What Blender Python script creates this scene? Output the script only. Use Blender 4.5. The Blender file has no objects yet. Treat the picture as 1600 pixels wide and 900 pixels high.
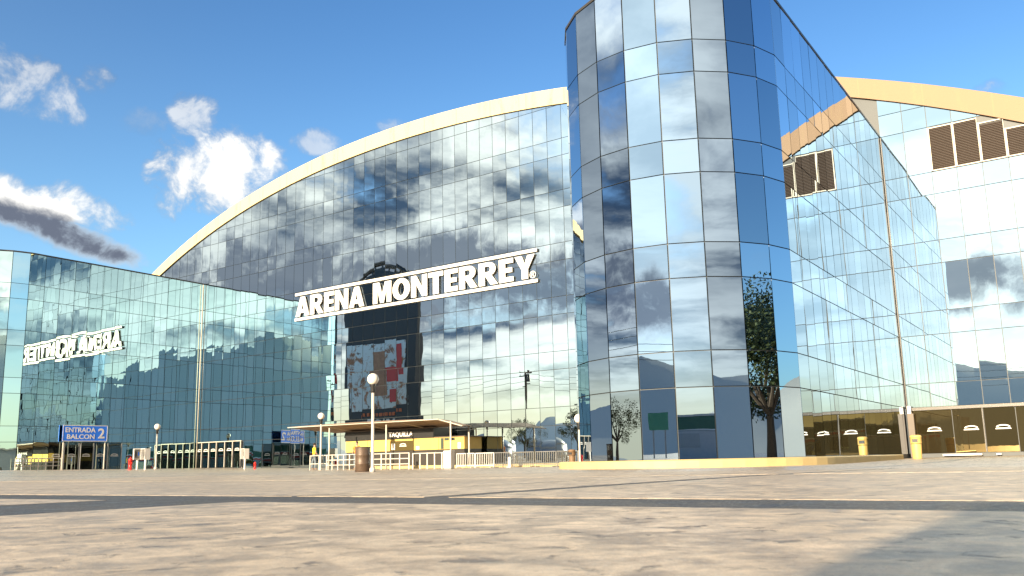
import bpy, bmesh, math, random
from mathutils import Vector, Matrix
random.seed(7)
R = math.radians
C = bpy.context.scene.collection
scene = bpy.context.scene

# ------------------------------------------------------------------ camera
F_PX, PP_Y, PITCH, ROLL = 1336.94, 491.22, 0.170702, -0.021786
PSI = 0.606034                       # the arena's long front runs at this angle
FY = 47.136                          # distance of the glass front, building frame
cam_d = bpy.data.cameras.new('camera'); cam = bpy.data.objects.new('camera', cam_d); C.objects.link(cam)
cam_d.sensor_width = 36.0; cam_d.lens = F_PX / 1600 * 36
cam_d.shift_y = (PP_Y - 450) / 1600
cam_d.clip_start = 0.02; cam_d.clip_end = 20000
cam.matrix_world = Matrix.Rotation(math.pi/2 + PITCH, 4, 'X') @ Matrix.Rotation(ROLL, 4, 'Z')
cam_d.dof.use_dof = True; cam_d.dof.focus_distance = 30; cam_d.dof.aperture_fstop = 9.0
scene.camera = cam

# ------------------------------------------------------------------ sky and sun
SUN_AZ, SUN_EL = -R(145.3), R(13)     # azimuth from +Y, clockwise positive; behind the camera, to its left
sund = Vector((math.sin(SUN_AZ)*math.cos(SUN_EL), math.cos(SUN_AZ)*math.cos(SUN_EL), math.sin(SUN_EL)))
ld = bpy.data.lights.new('sun', 'SUN'); ld.energy = 5.0; ld.angle = R(0.5); ld.color = (1.0, 0.82, 0.58)
sun = bpy.data.objects.new('sun', ld); C.objects.link(sun); sun.rotation_euler = sund.to_track_quat('Z', 'Y').to_euler()
scene.view_settings.view_transform = 'Standard'; scene.view_settings.look = 'None'
scene.view_settings.exposure = 1.15; scene.view_settings.gamma = 1.0
scene.cycles.caustics_reflective = False; scene.cycles.caustics_refractive = False
scene.cycles.max_bounces = 10; scene.cycles.glossy_bounces = 8; scene.cycles.diffuse_bounces = 3
scene.cycles.sample_clamp_indirect = 6.0

class NT:
    """little helper for node trees"""
    def __init__(s, t): s.t = t; s.n = t.nodes; s.l = t.links
    def new(s, typ, **k):
        n = s.n.new(typ)
        for a, b in k.items(): setattr(n, a, b)
        return n
    def put(s, sock, v):
        if isinstance(v, bpy.types.NodeSocket): s.l.new(v, sock)
        elif v is not None: sock.default_value = v
    def math(s, op, a, b=None, c=None, clamp=False):
        n = s.new('ShaderNodeMath', operation=op, use_clamp=clamp)
        s.put(n.inputs[0], a); s.put(n.inputs[1], b)
        if c is not None: s.put(n.inputs[2], c)
        return n.outputs[0]
    def vmath(s, op, a, b=None, scale=None):
        n = s.new('ShaderNodeVectorMath', operation=op)
        s.put(n.inputs[0], a); s.put(n.inputs[1], b)
        if scale is not None: s.put(n.inputs['Scale'], scale)
        return n.outputs['Value'] if op in ('DOT_PRODUCT', 'LENGTH') else n.outputs['Vector']
    def smooth(s, v, a, b, lo=0.0, hi=1.0):
        n = s.new('ShaderNodeMapRange', interpolation_type='SMOOTHSTEP')
        s.put(n.inputs[0], v); s.put(n.inputs[1], a); s.put(n.inputs[2], b); s.put(n.inputs[3], lo); s.put(n.inputs[4], hi)
        return n.outputs[0]
    def noise(s, vec, scale, detail=6, rough=.55, dist=0.0, out=0):
        n = s.new('ShaderNodeTexNoise')
        s.put(n.inputs['Vector'], vec); s.put(n.inputs['Scale'], scale); n.inputs['Detail'].default_value = detail
        n.inputs['Roughness'].default_value = rough; n.inputs['Distortion'].default_value = dist
        return n.outputs[out]
    def mix(s, f, a, b):
        n = s.new('ShaderNodeMix', data_type='RGBA')
        s.put(n.inputs[0], f); s.put(n.inputs[6], a); s.put(n.inputs[7], b)
        return n.outputs[2]
    def comb(s, x, y, z):
        n = s.new('ShaderNodeCombineXYZ'); s.put(n.inputs[0], x); s.put(n.inputs[1], y); s.put(n.inputs[2], z); return n.outputs[0]

W = bpy.data.worlds.new('World'); scene.world = W; W.use_nodes = True
nt = NT(W.node_tree); nt.n.clear()
sky = nt.new('ShaderNodeTexSky', sky_type='NISHITA', sun_disc=False)
sky.sun_elevation = SUN_EL; sky.sun_rotation = SUN_AZ; sky.air_density = 1.0; sky.dust_density = 1.4; sky.ozone_density = 3.0
sky.altitude = 500
bg = nt.new('ShaderNodeBackground'); bg.inputs[1].default_value = 0.115
tc = nt.new('ShaderNodeTexCoord'); d = nt.vmath('NORMALIZE', tc.outputs['Generated'])
sp = nt.new('ShaderNodeSeparateXYZ'); nt.l.new(d, sp.inputs[0])
dz = nt.math('MAXIMUM', sp.outputs[2], 0.0)
skymul = nt.new('ShaderNodeMix', data_type='RGBA', blend_type='MULTIPLY'); skymul.inputs[0].default_value = 1
nt.l.new(sky.outputs[0], skymul.inputs[6]); nt.l.new(nt.mix(nt.smooth(sp.outputs[2], .16, .56), (.98, 1.14, 1.12, 1), (.58, .82, .98, 1)), skymul.inputs[7])
# cloud layer on a plane overhead, seen in the half of the sky towards the sun
k = nt.math('DIVIDE', 1.0, nt.math('ADD', dz, 0.16))
pl = nt.comb(nt.math('MULTIPLY', sp.outputs[0], k), nt.math('MULTIPLY', sp.outputs[1], k), 0.0)
def cover(vec):
    a = nt.noise(vec, 1.0, 10, .56, .3); b = nt.noise(vec, 0.3, 2, .5)
    return nt.math('ADD', nt.math('MULTIPLY', a, .72), nt.math('MULTIPLY', b, .28))
hs = Vector((math.sin(SUN_AZ), math.cos(SUN_AZ), 0))
c1 = cover(pl); c2 = cover(nt.vmath('ADD', pl, (hs.x*.2, hs.y*.2, .0)))
back = nt.smooth(nt.vmath('DOT_PRODUCT', d, (-.72, -.69, 0)), -.55, .40)
thr = nt.math('MULTIPLY_ADD', back, -.275, .66)
dens = nt.smooth(nt.math('SUBTRACT', c1, thr), 0.0, .075)
dens = nt.math('MULTIPLY', dens, nt.math('MULTIPLY', back, nt.smooth(sp.outputs[2], .03, .16)))
glow = nt.smooth(nt.vmath('DOT_PRODUCT', d, tuple(sund)), .78, .965)
low = nt.smooth(sp.outputs[2], .26, .03)
veil = nt.math('MULTIPLY', back, nt.math('MAXIMUM', nt.math('MULTIPLY_ADD', nt.noise(pl, .8, 5, .6), .34, nt.math('MULTIPLY', low, .80)), nt.math('MULTIPLY', glow, .88)))
veilc = nt.mix(nt.smooth(sp.outputs[2], .02, .32), (1.28, 1.14, .76, 1), nt.mix(glow, (.40, .50, .62, 1), (2.0, 2.45, 2.6, 1)))
lit = nt.smooth(nt.math('SUBTRACT', c1, c2), -.075, .055)
thick = nt.smooth(nt.math('SUBTRACT', c1, thr), .10, .28)
toward = nt.smooth(nt.vmath('DOT_PRODUCT', d, tuple(sund)), .45, 1.0)
lit = nt.math('MULTIPLY', lit, nt.math('MULTIPLY_ADD', thick, -.55, 1.0))
cc = nt.mix(lit, (.085, .135, .215, 1), nt.mix(nt.smooth(nt.vmath('DOT_PRODUCT', d, tuple(sund)), -.2, .75), (.50, .53, .56, 1), (1.60, 1.53, 1.36, 1)))
cc = nt.mix(nt.math('MULTIPLY', nt.smooth(nt.vmath('DOT_PRODUCT', d, tuple(sund)),   .82, .97), .6), cc, (1.8, 2.05, 2.05, 1))
# clouds that stand alone: direction, half width, half height, density, darkness of the underside
CL = [((338,268),(112,70),1.0,.10,0), ((40,316),(95,34),1.0,.0,-12), ((135,325),(62,34),1.0,.0,-24), ((100,364),(135,25),1.0,2.0,-17), ((35,132),(92,44),.55,0,-15), ((146,125),(28,28),.5,0,-35),
      ((303,188),(36,40),.6,0,0), ((495,222),(42,22),.5,0,0), ((612,197),(34,15),.5,0,0), ((1552,138),(26,16),.7,.1,0), ((222,192),(42,22),.22,0,0), ((420,300),(46,26),.7,0,20)]
def azel(az, el): az, el = R(az), R(el); return Vector((-math.sin(az)*math.cos(el), -math.cos(az)*math.cos(el), math.sin(el)))
# long slate bank low in the west, left of the sun
CL += [(azel(74, 12.2), (800, 95), .95, 2.0, 0), (azel(48, 10.2), (330, 62), .9, 2.0, 2), (azel(84, 22), (420, 40), .6, 2.0, -3)]
rv = cam.matrix_world.to_3x3()
def pixdir(x, y): return (rv @ Vector(((x-800)/F_PX, -(y-PP_Y)/F_PX, -1))).normalized()
fine = nt.noise(d, 22, 9, .62, .3); mid = nt.noise(d, 9, 4, .5, .2)
nz = nt.math('ADD', nt.math('MULTIPLY', fine, .7), nt.math('MULTIPLY', mid, .3))
fd = None; fdark = None
for (px, ext, de, dk, rot_) in CL:
    c = px if isinstance(px, Vector) else pixdir(*px); t1 = Vector((c.y, -c.x, 0)).normalized(); t2 = t1.cross(c).normalized()
    ca, sa = math.cos(R(rot_)), math.sin(R(rot_)); t1, t2 = t1*ca+t2*sa, t2*ca-t1*sa
    rx, ry = ext[0]/F_PX, ext[1]/F_PX
    a = nt.math('DIVIDE', nt.vmath('DOT_PRODUCT', d, tuple(t1)), rx); b = nt.math('DIVIDE', nt.vmath('DOT_PRODUCT', d, tuple(t2)), ry)
    r2 = nt.math('ADD', nt.math('MULTIPLY', a, a), nt.math('MULTIPLY', b, b))
    v = nt.math('ADD', nt.math('SUBTRACT', 1.0, r2), nt.math('MULTIPLY', nt.math('SUBTRACT', nz, .5), 3.2 if dk > 1 else 5.0))
    f = nt.math('MULTIPLY', nt.smooth(v, .0, .95), nt.math('MULTIPLY', nt.smooth(r2, 3.2, 1.6), de))
    if de < .9: f = nt.math('MULTIPLY', f, nt.smooth(fine, .36, .62, .35, 1.15), clamp=True)
    f = nt.math('MULTIPLY', f, nt.math('GREATER_THAN', nt.vmath('DOT_PRODUCT', d, tuple(c)), 0.5))
    tilt = nt.math('ADD', b, nt.math('MULTIPLY', a, .55))
    dkf = nt.math('MULTIPLY', nt.smooth(nt.math('ADD', tilt, nt.math('MULTIPLY', nt.math('SUBTRACT', mid, .5), 3)), .30 if dk < 1 else 9, -.35 if dk < 1 else 8), nt.math('MULTIPLY', f, min(1, dk)))
    fd = f if fd is None else nt.math('MAXIMUM', fd, f); fdark = dkf if fdark is None else nt.math('MAXIMUM', fdark, dkf)
soloc = nt.mix(fdark, (1.3, 1.28, 1.22, 1), (.17, .20, .27, 1))
bgc = nt.new('ShaderNodeBackground'); bgc.inputs[1].default_value = 0.44
tot = nt.math('MAXIMUM', dens, fd)
vl = nt.math('MULTIPLY', veil, nt.math('SUBTRACT', 1.0, tot))
nt.l.new(nt.mix(nt.math('DIVIDE', vl, nt.math('ADD', nt.math('ADD', vl, tot), .0001)), nt.mix(fd, cc, soloc), veilc), bgc.inputs[0])
nt.l.new(skymul.outputs[2], bg.inputs[0])
mx = nt.new('ShaderNodeMixShader'); nt.l.new(nt.math('ADD', vl, tot, clamp=True), mx.inputs[0])
nt.l.new(bg.outputs[0], mx.inputs[1]); nt.l.new(bgc.outputs[0], mx.inputs[2])
wo = nt.new('ShaderNodeOutputWorld'); nt.l.new(mx.outputs[0], wo.inputs[0])

# ------------------------------------------------------------------ materials
def mat(name): 
    m = bpy.data.materials.new(name); m.use_nodes = True; t = NT(m.node_tree)
    return m, t, t.n['Principled BSDF']
def plain(name, col, rough=.6, metal=0.0, var=.12, scale=3.0, bump=0.0, spec=.5):
    m, t, b = mat(name)
    tc = t.new('ShaderNodeTexCoord'); nv = t.noise(tc.outputs['Object'], scale, 6)
    lo = tuple(c*(1-var) for c in col)+(1,); hi = tuple(min(1, c*(1+var)) for c in col)+(1,)
    t.put(b.inputs['Base Color'], t.mix(nv, lo, hi)); b.inputs['Roughness'].default_value = rough
    b.inputs['Metallic'].default_value = metal; b.inputs['Specular IOR Level'].default_value = spec
    if bump:
        bn = t.new('ShaderNodeBump'); bn.inputs['Distance'].default_value = bump; bn.inputs['Strength'].default_value = 1
        t.put(bn.inputs['Height'], t.noise(tc.outputs['Object'], scale*4, 5)); t.l.new(bn.outputs[0], b.inputs['Normal'])
    return m
def glass(name, tint, wave, rough=.0, metal=1.0, vary=.10, dirt=.0):
    m, t, b = mat(name)
    tc = t.new('ShaderNodeTexCoord'); oi = t.new('ShaderNodeObjectInfo')
    off = t.vmath('ADD', t.vmath('MULTIPLY', tc.outputs['Object'], (1, 1, .38)), t.comb(t.math('MULTIPLY', oi.outputs['Random'], 71.0), t.math('MULTIPLY', oi.outputs['Random'], 37.0), 0))
    h = t.math('ADD', t.noise(off, .9, 1, .5), t.math('MULTIPLY', t.noise(off, 2.6, 1, .5), .16))
    bn = t.new('ShaderNodeBump'); bn.inputs['Distance'].default_value = wave; bn.inputs['Strength'].default_value = 1
    t.put(bn.inputs['Height'], h); t.l.new(bn.outputs[0], b.inputs['Normal'])
    lo = tuple(c*(1-vary) for c in tint)+(1,); hi = tuple(min(1, c*(1+vary)) for c in tint)+(1,)
    t.put(b.inputs['Base Color'], t.mix(oi.outputs['Random'], lo, hi))
    b.inputs['Metallic'].default_value = metal; b.inputs['Roughness'].default_value = rough
    return m
M_HALL = glass('hall_mirror_glass', (.70, .82, .87), .0020)
M_TOWER = glass('tower_mirror_glass', (.45, .56, .68), .0018, vary=.18)
M_WING = glass('wing_mirror_glass', (.72, .97, .95), .0036)
M_DOORG = glass('brown_door_glass', (.24, .175, .075), .0024, vary=.15, metal=.90)
M_DOORT = glass('dark_door_glass', (.20, .24, .23), .0020, vary=.15)
M_JOINT = plain('dark_joint', (.06, .07, .075), .5)
M_TRIMD = plain('dark_trim', (.06, .055, .05), .4, .3)
M_TRIML = plain('pale_trim', (.62, .58, .48), .45)
M_WHITE = plain('white_paint', (.82, .80, .75), .45, var=.05)
M_POLE = plain('white_pole_paint', (.60, .56, .49), .35, var=.08)
M_STEEL = plain('galvanised_steel', (.30, .30, .30), .45, .3)
M_STEELD = plain('dull_steel', (.20, .20, .20), .6)
M_BLACK = plain('black_plastic', (.02, .02, .02), .45)
M_ROOF = plain('roof_membrane', (.55, .52, .45), .7)
M_BROWN = plain('brown_column_paint', (.13, .10, .075), .5)
M_YELLOW = plain('yellow_painted_panel', (.72, .50, .13), .5, var=.10)
M_BIN = plain('yellow_plastic', (.76, .52, .17), .45, var=.10, scale=6)
M_RUST = plain('brown_bin', (.20, .12, .065), .6, var=.3, scale=8)
M_RED = plain('red_paint', (.62, .03, .025), .35)
M_BLUE = plain('blue_sign_sheet', (.025, .21, .95), .4, var=.05)
M_CANVAS = plain('brown_canopy_cloth', (.30, .23, .18), .8, var=.15, scale=2)
M_GLOBE = plain('white_globe', (.86, .80, .70), .25, var=.03)
M_SKIN = plain('skin', (.42, .26, .18), .6)
M_HAIR = plain('black_hair', (.015, .012, .01), .5)
M_DENIM = plain('grey_jeans', (.16, .20, .24), .8)
M_SHIRTY = plain('yellow_shirt', (.80, .58, .03), .8)
M_SHIRTO = plain('orange_shirt', (.75, .24, .04), .8)
M_LOUVER = plain('brown_louvre_paint', (.055, .038, .028), .55, var=.15)
M_CURB = plain('cream_kerb_paint', (.56, .43, .20), .6, var=.18, scale=1.5, bump=.004)
M_SCREEN = plain('screen_housing', (.03, .03, .035), .5)
def stained(name, col, dark, tan=None):
    m, t, b = mat(name)
    tc = t.new('ShaderNodeTexCoord'); st = t.vmath('MULTIPLY', tc.outputs['Object'], (.9, .5, .18))
    n1 = t.noise(st, 1.4, 8, .6); n2 = t.noise(tc.outputs['Object'], 7, 6, .6)
    f = t.math('MULTIPLY', t.smooth(n1, .50, .78), t.smooth(n2, .25, .7))
    if tan:                          # the right end turns a darker tan
        sp_ = t.new('ShaderNodeSeparateXYZ'); t.l.new(tc.outputs['Object'], sp_.inputs[0])
        c0 = t.mix(t.math('GREATER_THAN', sp_.outputs[0], -13.0), col+(1,), tan+(1,)); seam = t.math('LESS_THAN', t.math('PINGPONG', sp_.outputs[0], 1.55), .03)
        c0 = t.mix(t.math('MULTIPLY', seam, .5), c0, dark+(1,))
    else: c0 = col+(1,)
    t.put(b.inputs['Base Color'], t.mix(f, c0, dark+(1,))); b.inputs['Roughness'].default_value = .65
    return m
M_FASCIA = stained('cream_fascia_paint', (.62, .52, .295), (.33, .23, .12), (.30, .195, .115))
def paving(name, base_lo, base_hi, rough_lo, rough_hi, pattern=False):
    m, t, b = mat(name)
    geo = t.new('ShaderNodeNewGeometry'); p = geo.outputs['Position']
    n1 = t.noise(p, .55, 5, .6); n2 = t.noise(p, 6.5, 9, .70, .4); n3 = t.noise(p, 60, 4, .6)
    pit = t.smooth(t.noise(p, 7.5, 7, .62, .6), .575, .66); pit2 = t.smooth(t.noise(p, 21, 5, .6, .4), .60, .72)
    col = t.mix(t.smooth(n1, .3, .7), base_lo+(1,), base_hi+(1,))
    grain = t.noise(p, 190, 3, .7)
    m2 = t.new('ShaderNodeMix', data_type='RGBA', blend_type='MULTIPLY'); m2.inputs[0].default_value = 1
    t.put(m2.inputs[6], col); t.put(m2.inputs[7], t.mix(t.smooth(n2, .3, .72), (.50, .48, .46, 1), (1.25, 1.22, 1.16, 1)))
    col = t.mix(t.math('MULTIPLY', pit, .7), m2.outputs[2], (.09, .085, .085, 1))
    col = t.mix(t.math('MULTIPLY', pit2, .35), col, (.12, .105, .095, 1))
    col = t.mix(t.math('MULTIPLY', t.smooth(n3, .52, .72), .40), col, (.62, .58, .5, 1))
    col = t.mix(t.math('MULTIPLY', t.smooth(grain, .52, .66), .38), col, (.16, .145, .13, 1))
    h = t.math('ADD', t.math('MULTIPLY', n2, .7), t.math('MULTIPLY', n3, .16)); h = t.math('SUBTRACT', h, t.math('MULTIPLY', pit, .30))
    if pattern:       # beyond the slabs that are modelled: the same dark strips and joints
        sx = t.math('ADD', t.vmath('DOT_PRODUCT', p, (math.cos(PSI), -math.sin(PSI), 0)), 4.7); sy = t.math('SUBTRACT', t.vmath('DOT_PRODUCT', p, (math.sin(PSI), math.cos(PSI), 0)), 4.0)
        a = t.math('PINGPONG', sx, 3.7); c = t.math('PINGPONG', sy, 3.2)
        g = t.math('MAXIMUM', t.math('LESS_THAN', a, .10), t.math('LESS_THAN', c, .16))
        col = t.mix(t.math('MULTIPLY', g, .8), col, (.085, .085, .09, 1))
    t.put(b.inputs['Base Color'], col)
    t.put(b.inputs['Roughness'], t.smooth(n2, .3, .7, rough_lo, rough_hi)); b.inputs['Specular IOR Level'].default_value = .38 if pattern else .22
    bn = t.new('ShaderNodeBump'); bn.inputs['Distance'].default_value = .012; bn.inputs['Strength'].default_value = .55
    t.put(bn.inputs['Height'], h); t.l.new(bn.outputs[0], b.inputs['Normal'])
    return m
M_GROUND = paving('plaza_concrete', (.58, .47, .35), (.68, .57, .44), .20, .48, True)
M_SLAB = paving('slab_concrete', (.58, .48, .36), (.70, .59, .46), .36, .65)
M_STRIP = paving('dark_strip_concrete', (.075, .075, .075), (.11, .11, .11), .4, .7)
def foliage(name, lo, hi):
    m, t, b = mat(name); tc = t.new('ShaderNodeTexCoord')
    t.put(b.inputs['Base Color'], t.mix(t.smooth(t.noise(tc.outputs['Object'], 1.4, 3), .35, .65), lo+(1,), hi+(1,)))
    b.inputs['Roughness'].default_value = .6; return m
M_LEAF = foliage('leaves', (.03, .055, .015), (.10, .12, .035)); M_BARK = plain('bark', (.11, .08, .055), .9, var=.3, scale=9)
M_HILL = foliage('hill_rock_with_haze', (.42, .45, .43), (.54, .54, .48))  # scrub and rock colours paled to carry the distant haze

# ------------------------------------------------------------------ mesh helpers
FRAME = Matrix.Rotation(-PSI, 4, 'Z')            # building frame: x along the front, y into the building
def tag(o, label=None, cat=None, group=None, kind=None):
    if label: o['label'] = label
    if cat: o['category'] = cat
    if group: o['group'] = group
    if kind: o['kind'] = kind
    return o
def mesh_of(bm, name, *mats, smooth=False):
    me = bpy.data.meshes.new(name); bm.to_mesh(me); bm.free()
    for m in mats: me.materials.append(m)
    if smooth: me.polygons.foreach_set('use_smooth', [True]*len(me.polygons))
    return me
def link(name, me, parent=None, loc=(0,0,0), rot=(0,0,0)):
    o = bpy.data.objects.new(name, me); C.objects.link(o); o.parent = parent; o.location = loc; o.rotation_euler = rot; return o
def thing(name, label, cat, sx=0, y=0, z=0, rot=0.0, group=None):
    o = bpy.data.objects.new(name, None); C.objects.link(o); o.empty_display_size = .3
    o.location = FRAME @ Vector((sx, y, z)); o.rotation_euler = (0, 0, rot - PSI)
    return tag(o, label, cat, group)
def box(bm, x0, x1, y0, y1, z0, z1, mi=0, bevel=0):
    vs = [bm.verts.new((x, y, z)) for z in (z0, z1) for y in (y0, y1) for x in (x0, x1)]
    fs = [bm.faces.new([vs[i] for i in q]) for q in ((0,2,3,1),(4,5,7,6),(0,1,5,4),(1,3,7,5),(3,2,6,7),(2,0,4,6))]
    for f in fs: f.material_index = mi
    if bevel:
        bmesh.ops.bevel(bm, geom=list({e for f in fs for e in f.edges}), offset=bevel, segments=1, affect='EDGES')
    return vs
def tube(bm, p0, p1, r0, r1=None, n=10, caps=True):
    r1 = r0 if r1 is None else r1; p0 = Vector(p0); p1 = Vector(p1); ax = (p1-p0).normalized()
    u = ax.orthogonal().normalized(); w = ax.cross(u); rings = []
    for p, r in ((p0, r0), (p1, r1)):
        rings.append([bm.verts.new(p + (u*math.cos(2*math.pi*i/n) + w*math.sin(2*math.pi*i/n))*r) for i in range(n)])
    for i in range(n): bm.faces.new((rings[0][i], rings[0][(i+1)%n], rings[1][(i+1)%n], rings[1][i]))
    if caps: bm.faces.new(rings[0][::-1]); bm.faces.new(rings[1])
def lathe(bm, prof, n=18, cx=0, cy=0):
    rings = [[bm.verts.new((cx+r*math.cos(2*math.pi*i/n), cy+r*math.sin(2*math.pi*i/n), z)) for i in range(n)] for r, z in prof]
    for a, b in zip(rings, rings[1:]):
        for i in range(n): bm.faces.new((a[i], a[(i+1)%n], b[(i+1)%n], b[i]))
    bm.faces.new(rings[0][::-1]); bm.faces.new(rings[-1])
def prism(bm, pts, y0, y1):          # polygon in x,z pushed along y
    a = [bm.verts.new((x, y0, z)) for x, z in pts]; b = [bm.verts.new((x, y1, z)) for x, z in pts]
    bm.faces.new(a); bm.faces.new(b[::-1]); n = len(pts)
    for i in range(n): bm.faces.new((a[(i+1)%n], a[i], b[i], b[(i+1)%n]))
def part(name, parent, m, build, smooth=False, loc=(0,0,0), rot=(0,0,0)):
    bm = bmesh.new(); build(bm); bmesh.ops.recalc_face_normals(bm, faces=bm.faces)
    return link(name, mesh_of(bm, name, m, smooth=smooth), parent, loc, rot)
def text_mesh(txt, height, depth, m, bold=.02, width=None):
    cu = bpy.data.curves.new('lettering', 'FONT'); cu.body = txt; cu.size = 1; cu.extrude = depth/2; cu.offset = bold; cu.resolution_u = 3
    o = bpy.data.objects.new('lettering', cu); C.objects.link(o)
    dg = bpy.context.evaluated_depsgraph_get(); me = bpy.data.meshes.new_from_object(o.evaluated_get(dg))
    bpy.data.objects.remove(o); bpy.data.curves.remove(cu)
    xs = [v.co.x for v in me.vertices]; ys = [v.co.y for v in me.vertices]
    k = height/(max(ys)-min(ys)); kx = k if width is None else width/(max(xs)-min(xs)); x0, y0 = min(xs), min(ys)
    for v in me.vertices: v.co = ((v.co.x-x0)*kx, -v.co.z, (v.co.y-y0)*k)       # upright, facing -y
    me.materials.clear(); me.materials.append(m)
    return me, (max(xs)-x0)*kx

# ------------------------------------------------------------------ ground
CTRL = [(0,0,-.2),(0,6,-.2),(-22,23,-.18),(-8,25,-.32),(-12.6,25,-.33),(-4,44,-.2),(6,44,-.2),(-28,45,-.37),(-38,45,-.38),(-41,38,-.2),(-34,38,-.24),
        (-52,46,-.2),(-66,45,.06),(-66,36,.15),(-70,25,.33),(-50,22,-.02),(40,0,-.25),(0,-60,-.3),(-120,0,.1),(-40,-10,-.2),(20,25,-.2),(-20,40,-.37)]
def gz(x, y):
    sw = sz = 0
    for a, b, z in CTRL:
        q = (x-a)**2+(y-b)**2; w = math.exp(-q/130) + 1e-4/(1+q/400); sw += w; sz += w*z
    return sz/sw
xs = [-4000,-1500,-600,-300,-180]+[-120+2*i for i in range(101)]+[150,300,600,1500,4000]
ys = [-4000,-1500,-600,-300,-150]+[-60+2*i for i in range(71)]+[120,300,600,1500,4000]
bm = bmesh.new(); g = [[bm.verts.new((x, y, gz(x, y))) for x in xs] for y in ys]
for j in range(len(ys)-1):
    for i in range(len(xs)-1): bm.faces.new((g[j][i], g[j][i+1], g[j+1][i+1], g[j+1][i]))
ground = link('plaza_ground', mesh_of(bm, 'plaza_ground', M_GROUND, smooth=True)); ground.rotation_euler = (0,0,-PSI); tag(ground, kind='structure')
# the strips between the near slabs
def sheet(name, x0, x1, y0, y1, m, lift, parent=None, thick=0.0):
    nx = max(2, int((x1-x0)/.7)); ny = max(2, int((y1-y0)/.7)); bm = bmesh.new()
    v = [[bm.verts.new((x0+(x1-x0)*i/nx, y0+(y1-y0)*j/ny, gz(x0+(x1-x0)*i/nx, y0+(y1-y0)*j/ny)+lift)) for i in range(nx+1)] for j in range(ny+1)]
    for j in range(ny):
        for i in range(nx): bm.faces.new((v[j][i], v[j][i+1], v[j+1][i+1], v[j+1][i]))
    if thick:
        e = [e for e in bm.edges if e.is_boundary]; r = bmesh.ops.extrude_edge_only(bm, edges=e)
        for q in r['geom']:
            if isinstance(q, bmesh.types.BMVert): q.co.z -= thick
    bmesh.ops.recalc_face_normals(bm, faces=bm.faces)
    return link(name, mesh_of(bm, name, m), parent)
sheet('joint_strip', -24, 12, -3, 17.4, M_STRIP, .004, ground)
ROWS = [(-3, 3.30, [-24,-17.2,-11.4,-5.65,None,-4.30,3.2,9.6,12]), (4.02, 10.4, [-24,-17.2,-10.8,-4.62,-3.30,3.1,9.5,12]), (10.62, 17.4, [-24,-17.3,-11.0,-4.65,-3.28,3.1,9.5,12])]
for y0, y1, cuts in ROWS:
    for a, b in zip(cuts, cuts[1:]):
        if a is None or b is None: continue
        wide = .16 if abs(b+3.3) < .1 or abs(b-3.15) < .1 else .025
        sheet('paving_slab', a+.03, b-wide, y0, y1, M_SLAB, .0065+random.uniform(-.0006, .0006), ground, .016)

# ------------------------------------------------------------------ glass panes
LEV = [-.05, 2.25, 3.43, 5.86, 7.04, 9.46, 10.64, 13.06, 14.24, 16.66, 17.84, 20.26, 21.44, 23.86, 25.04]
PW = 1.15; GAP = .017; TH = .024
_pm = {}
def pane_mesh(w, h, m):
    k = (round(w,3), round(h,3), m.name)
    if k not in _pm:
        bm = bmesh.new(); box(bm, -w/2, w/2, -TH, 0, -h/2, h/2); _pm[k] = mesh_of(bm, 'glass_panel', m)
    return _pm[k]
def pane(parent, cx, cy, z0, z1, w, ang, m, jit, name='glass_panel'):
    o = link(name, pane_mesh(w-2*GAP, z1-z0-2*GAP, m), parent, (cx, cy, (z0+z1)/2))
    o.rotation_euler = (random.gauss(0, jit), 0, ang + random.gauss(0, jit)); return o
def pane_into(bm, cx, cy, z0, z1, w, ang, jit, poly=None):
    b2 = bmesh.new()
    if poly: prism(b2, poly, -TH, 0)
    else: box(b2, -(w/2-GAP), w/2-GAP, -TH, 0, -((z1-z0)/2-GAP), (z1-z0)/2-GAP)
    Mx = Matrix.Translation((cx, cy, (z0+z1)/2)) @ Matrix.Rotation(ang+random.gauss(0, jit), 4, 'Z') @ Matrix.Rotation(random.gauss(0, jit), 4, 'X')
    b2.transform(Mx); me = bpy.data.meshes.new('tmp'); b2.to_mesh(me); b2.free(); bm.from_mesh(me); bpy.data.meshes.remove(me)
JIT = R(.16)

def emblem_mesh(s=1.0):              # arched roof over a bar, the mark on each door
    bm = bmesh.new(); n = 10; o = []; i_ = []
    for k in range(n+1):
        a = math.pi*k/n; o.append((-.30*math.cos(a)*s, .10*s+.115*math.sin(a)*s)); i_.append((-.22*math.cos(a)*s, .10*s+.06*math.sin(a)*s))
    prism(bm, o + i_[::-1], -.008, 0)
    prism(bm, [(-.34*s, .0), (.34*s, .0), (.30*s, .06*s), (-.30*s, .06*s)], -.008, 0)
    bmesh.ops.recalc_face_normals(bm, faces=bm.faces); return mesh_of(bm, 'emblem', M_WHITE)
EMB = emblem_mesh()

# ------------------------------------------------------------------ the arena hall
def arch_in(x):
    t = (x+40)/35; return -.98*t**4+.30*t**3-6.14*t**2-.63*t+24.76
def arch_out(x):
    t = (x+40)/35; return -.80*t**4+.58*t**3-6.42*t**2-.77*t+25.95
hall = thing('arena_hall', 'great mirror glass hall with a wide cream arched roof edge, behind the tower', 'building')
SJ, SW, SC = -8.474, -16.79, -67.03
X0, X1 = -81.5, 4.5
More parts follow.
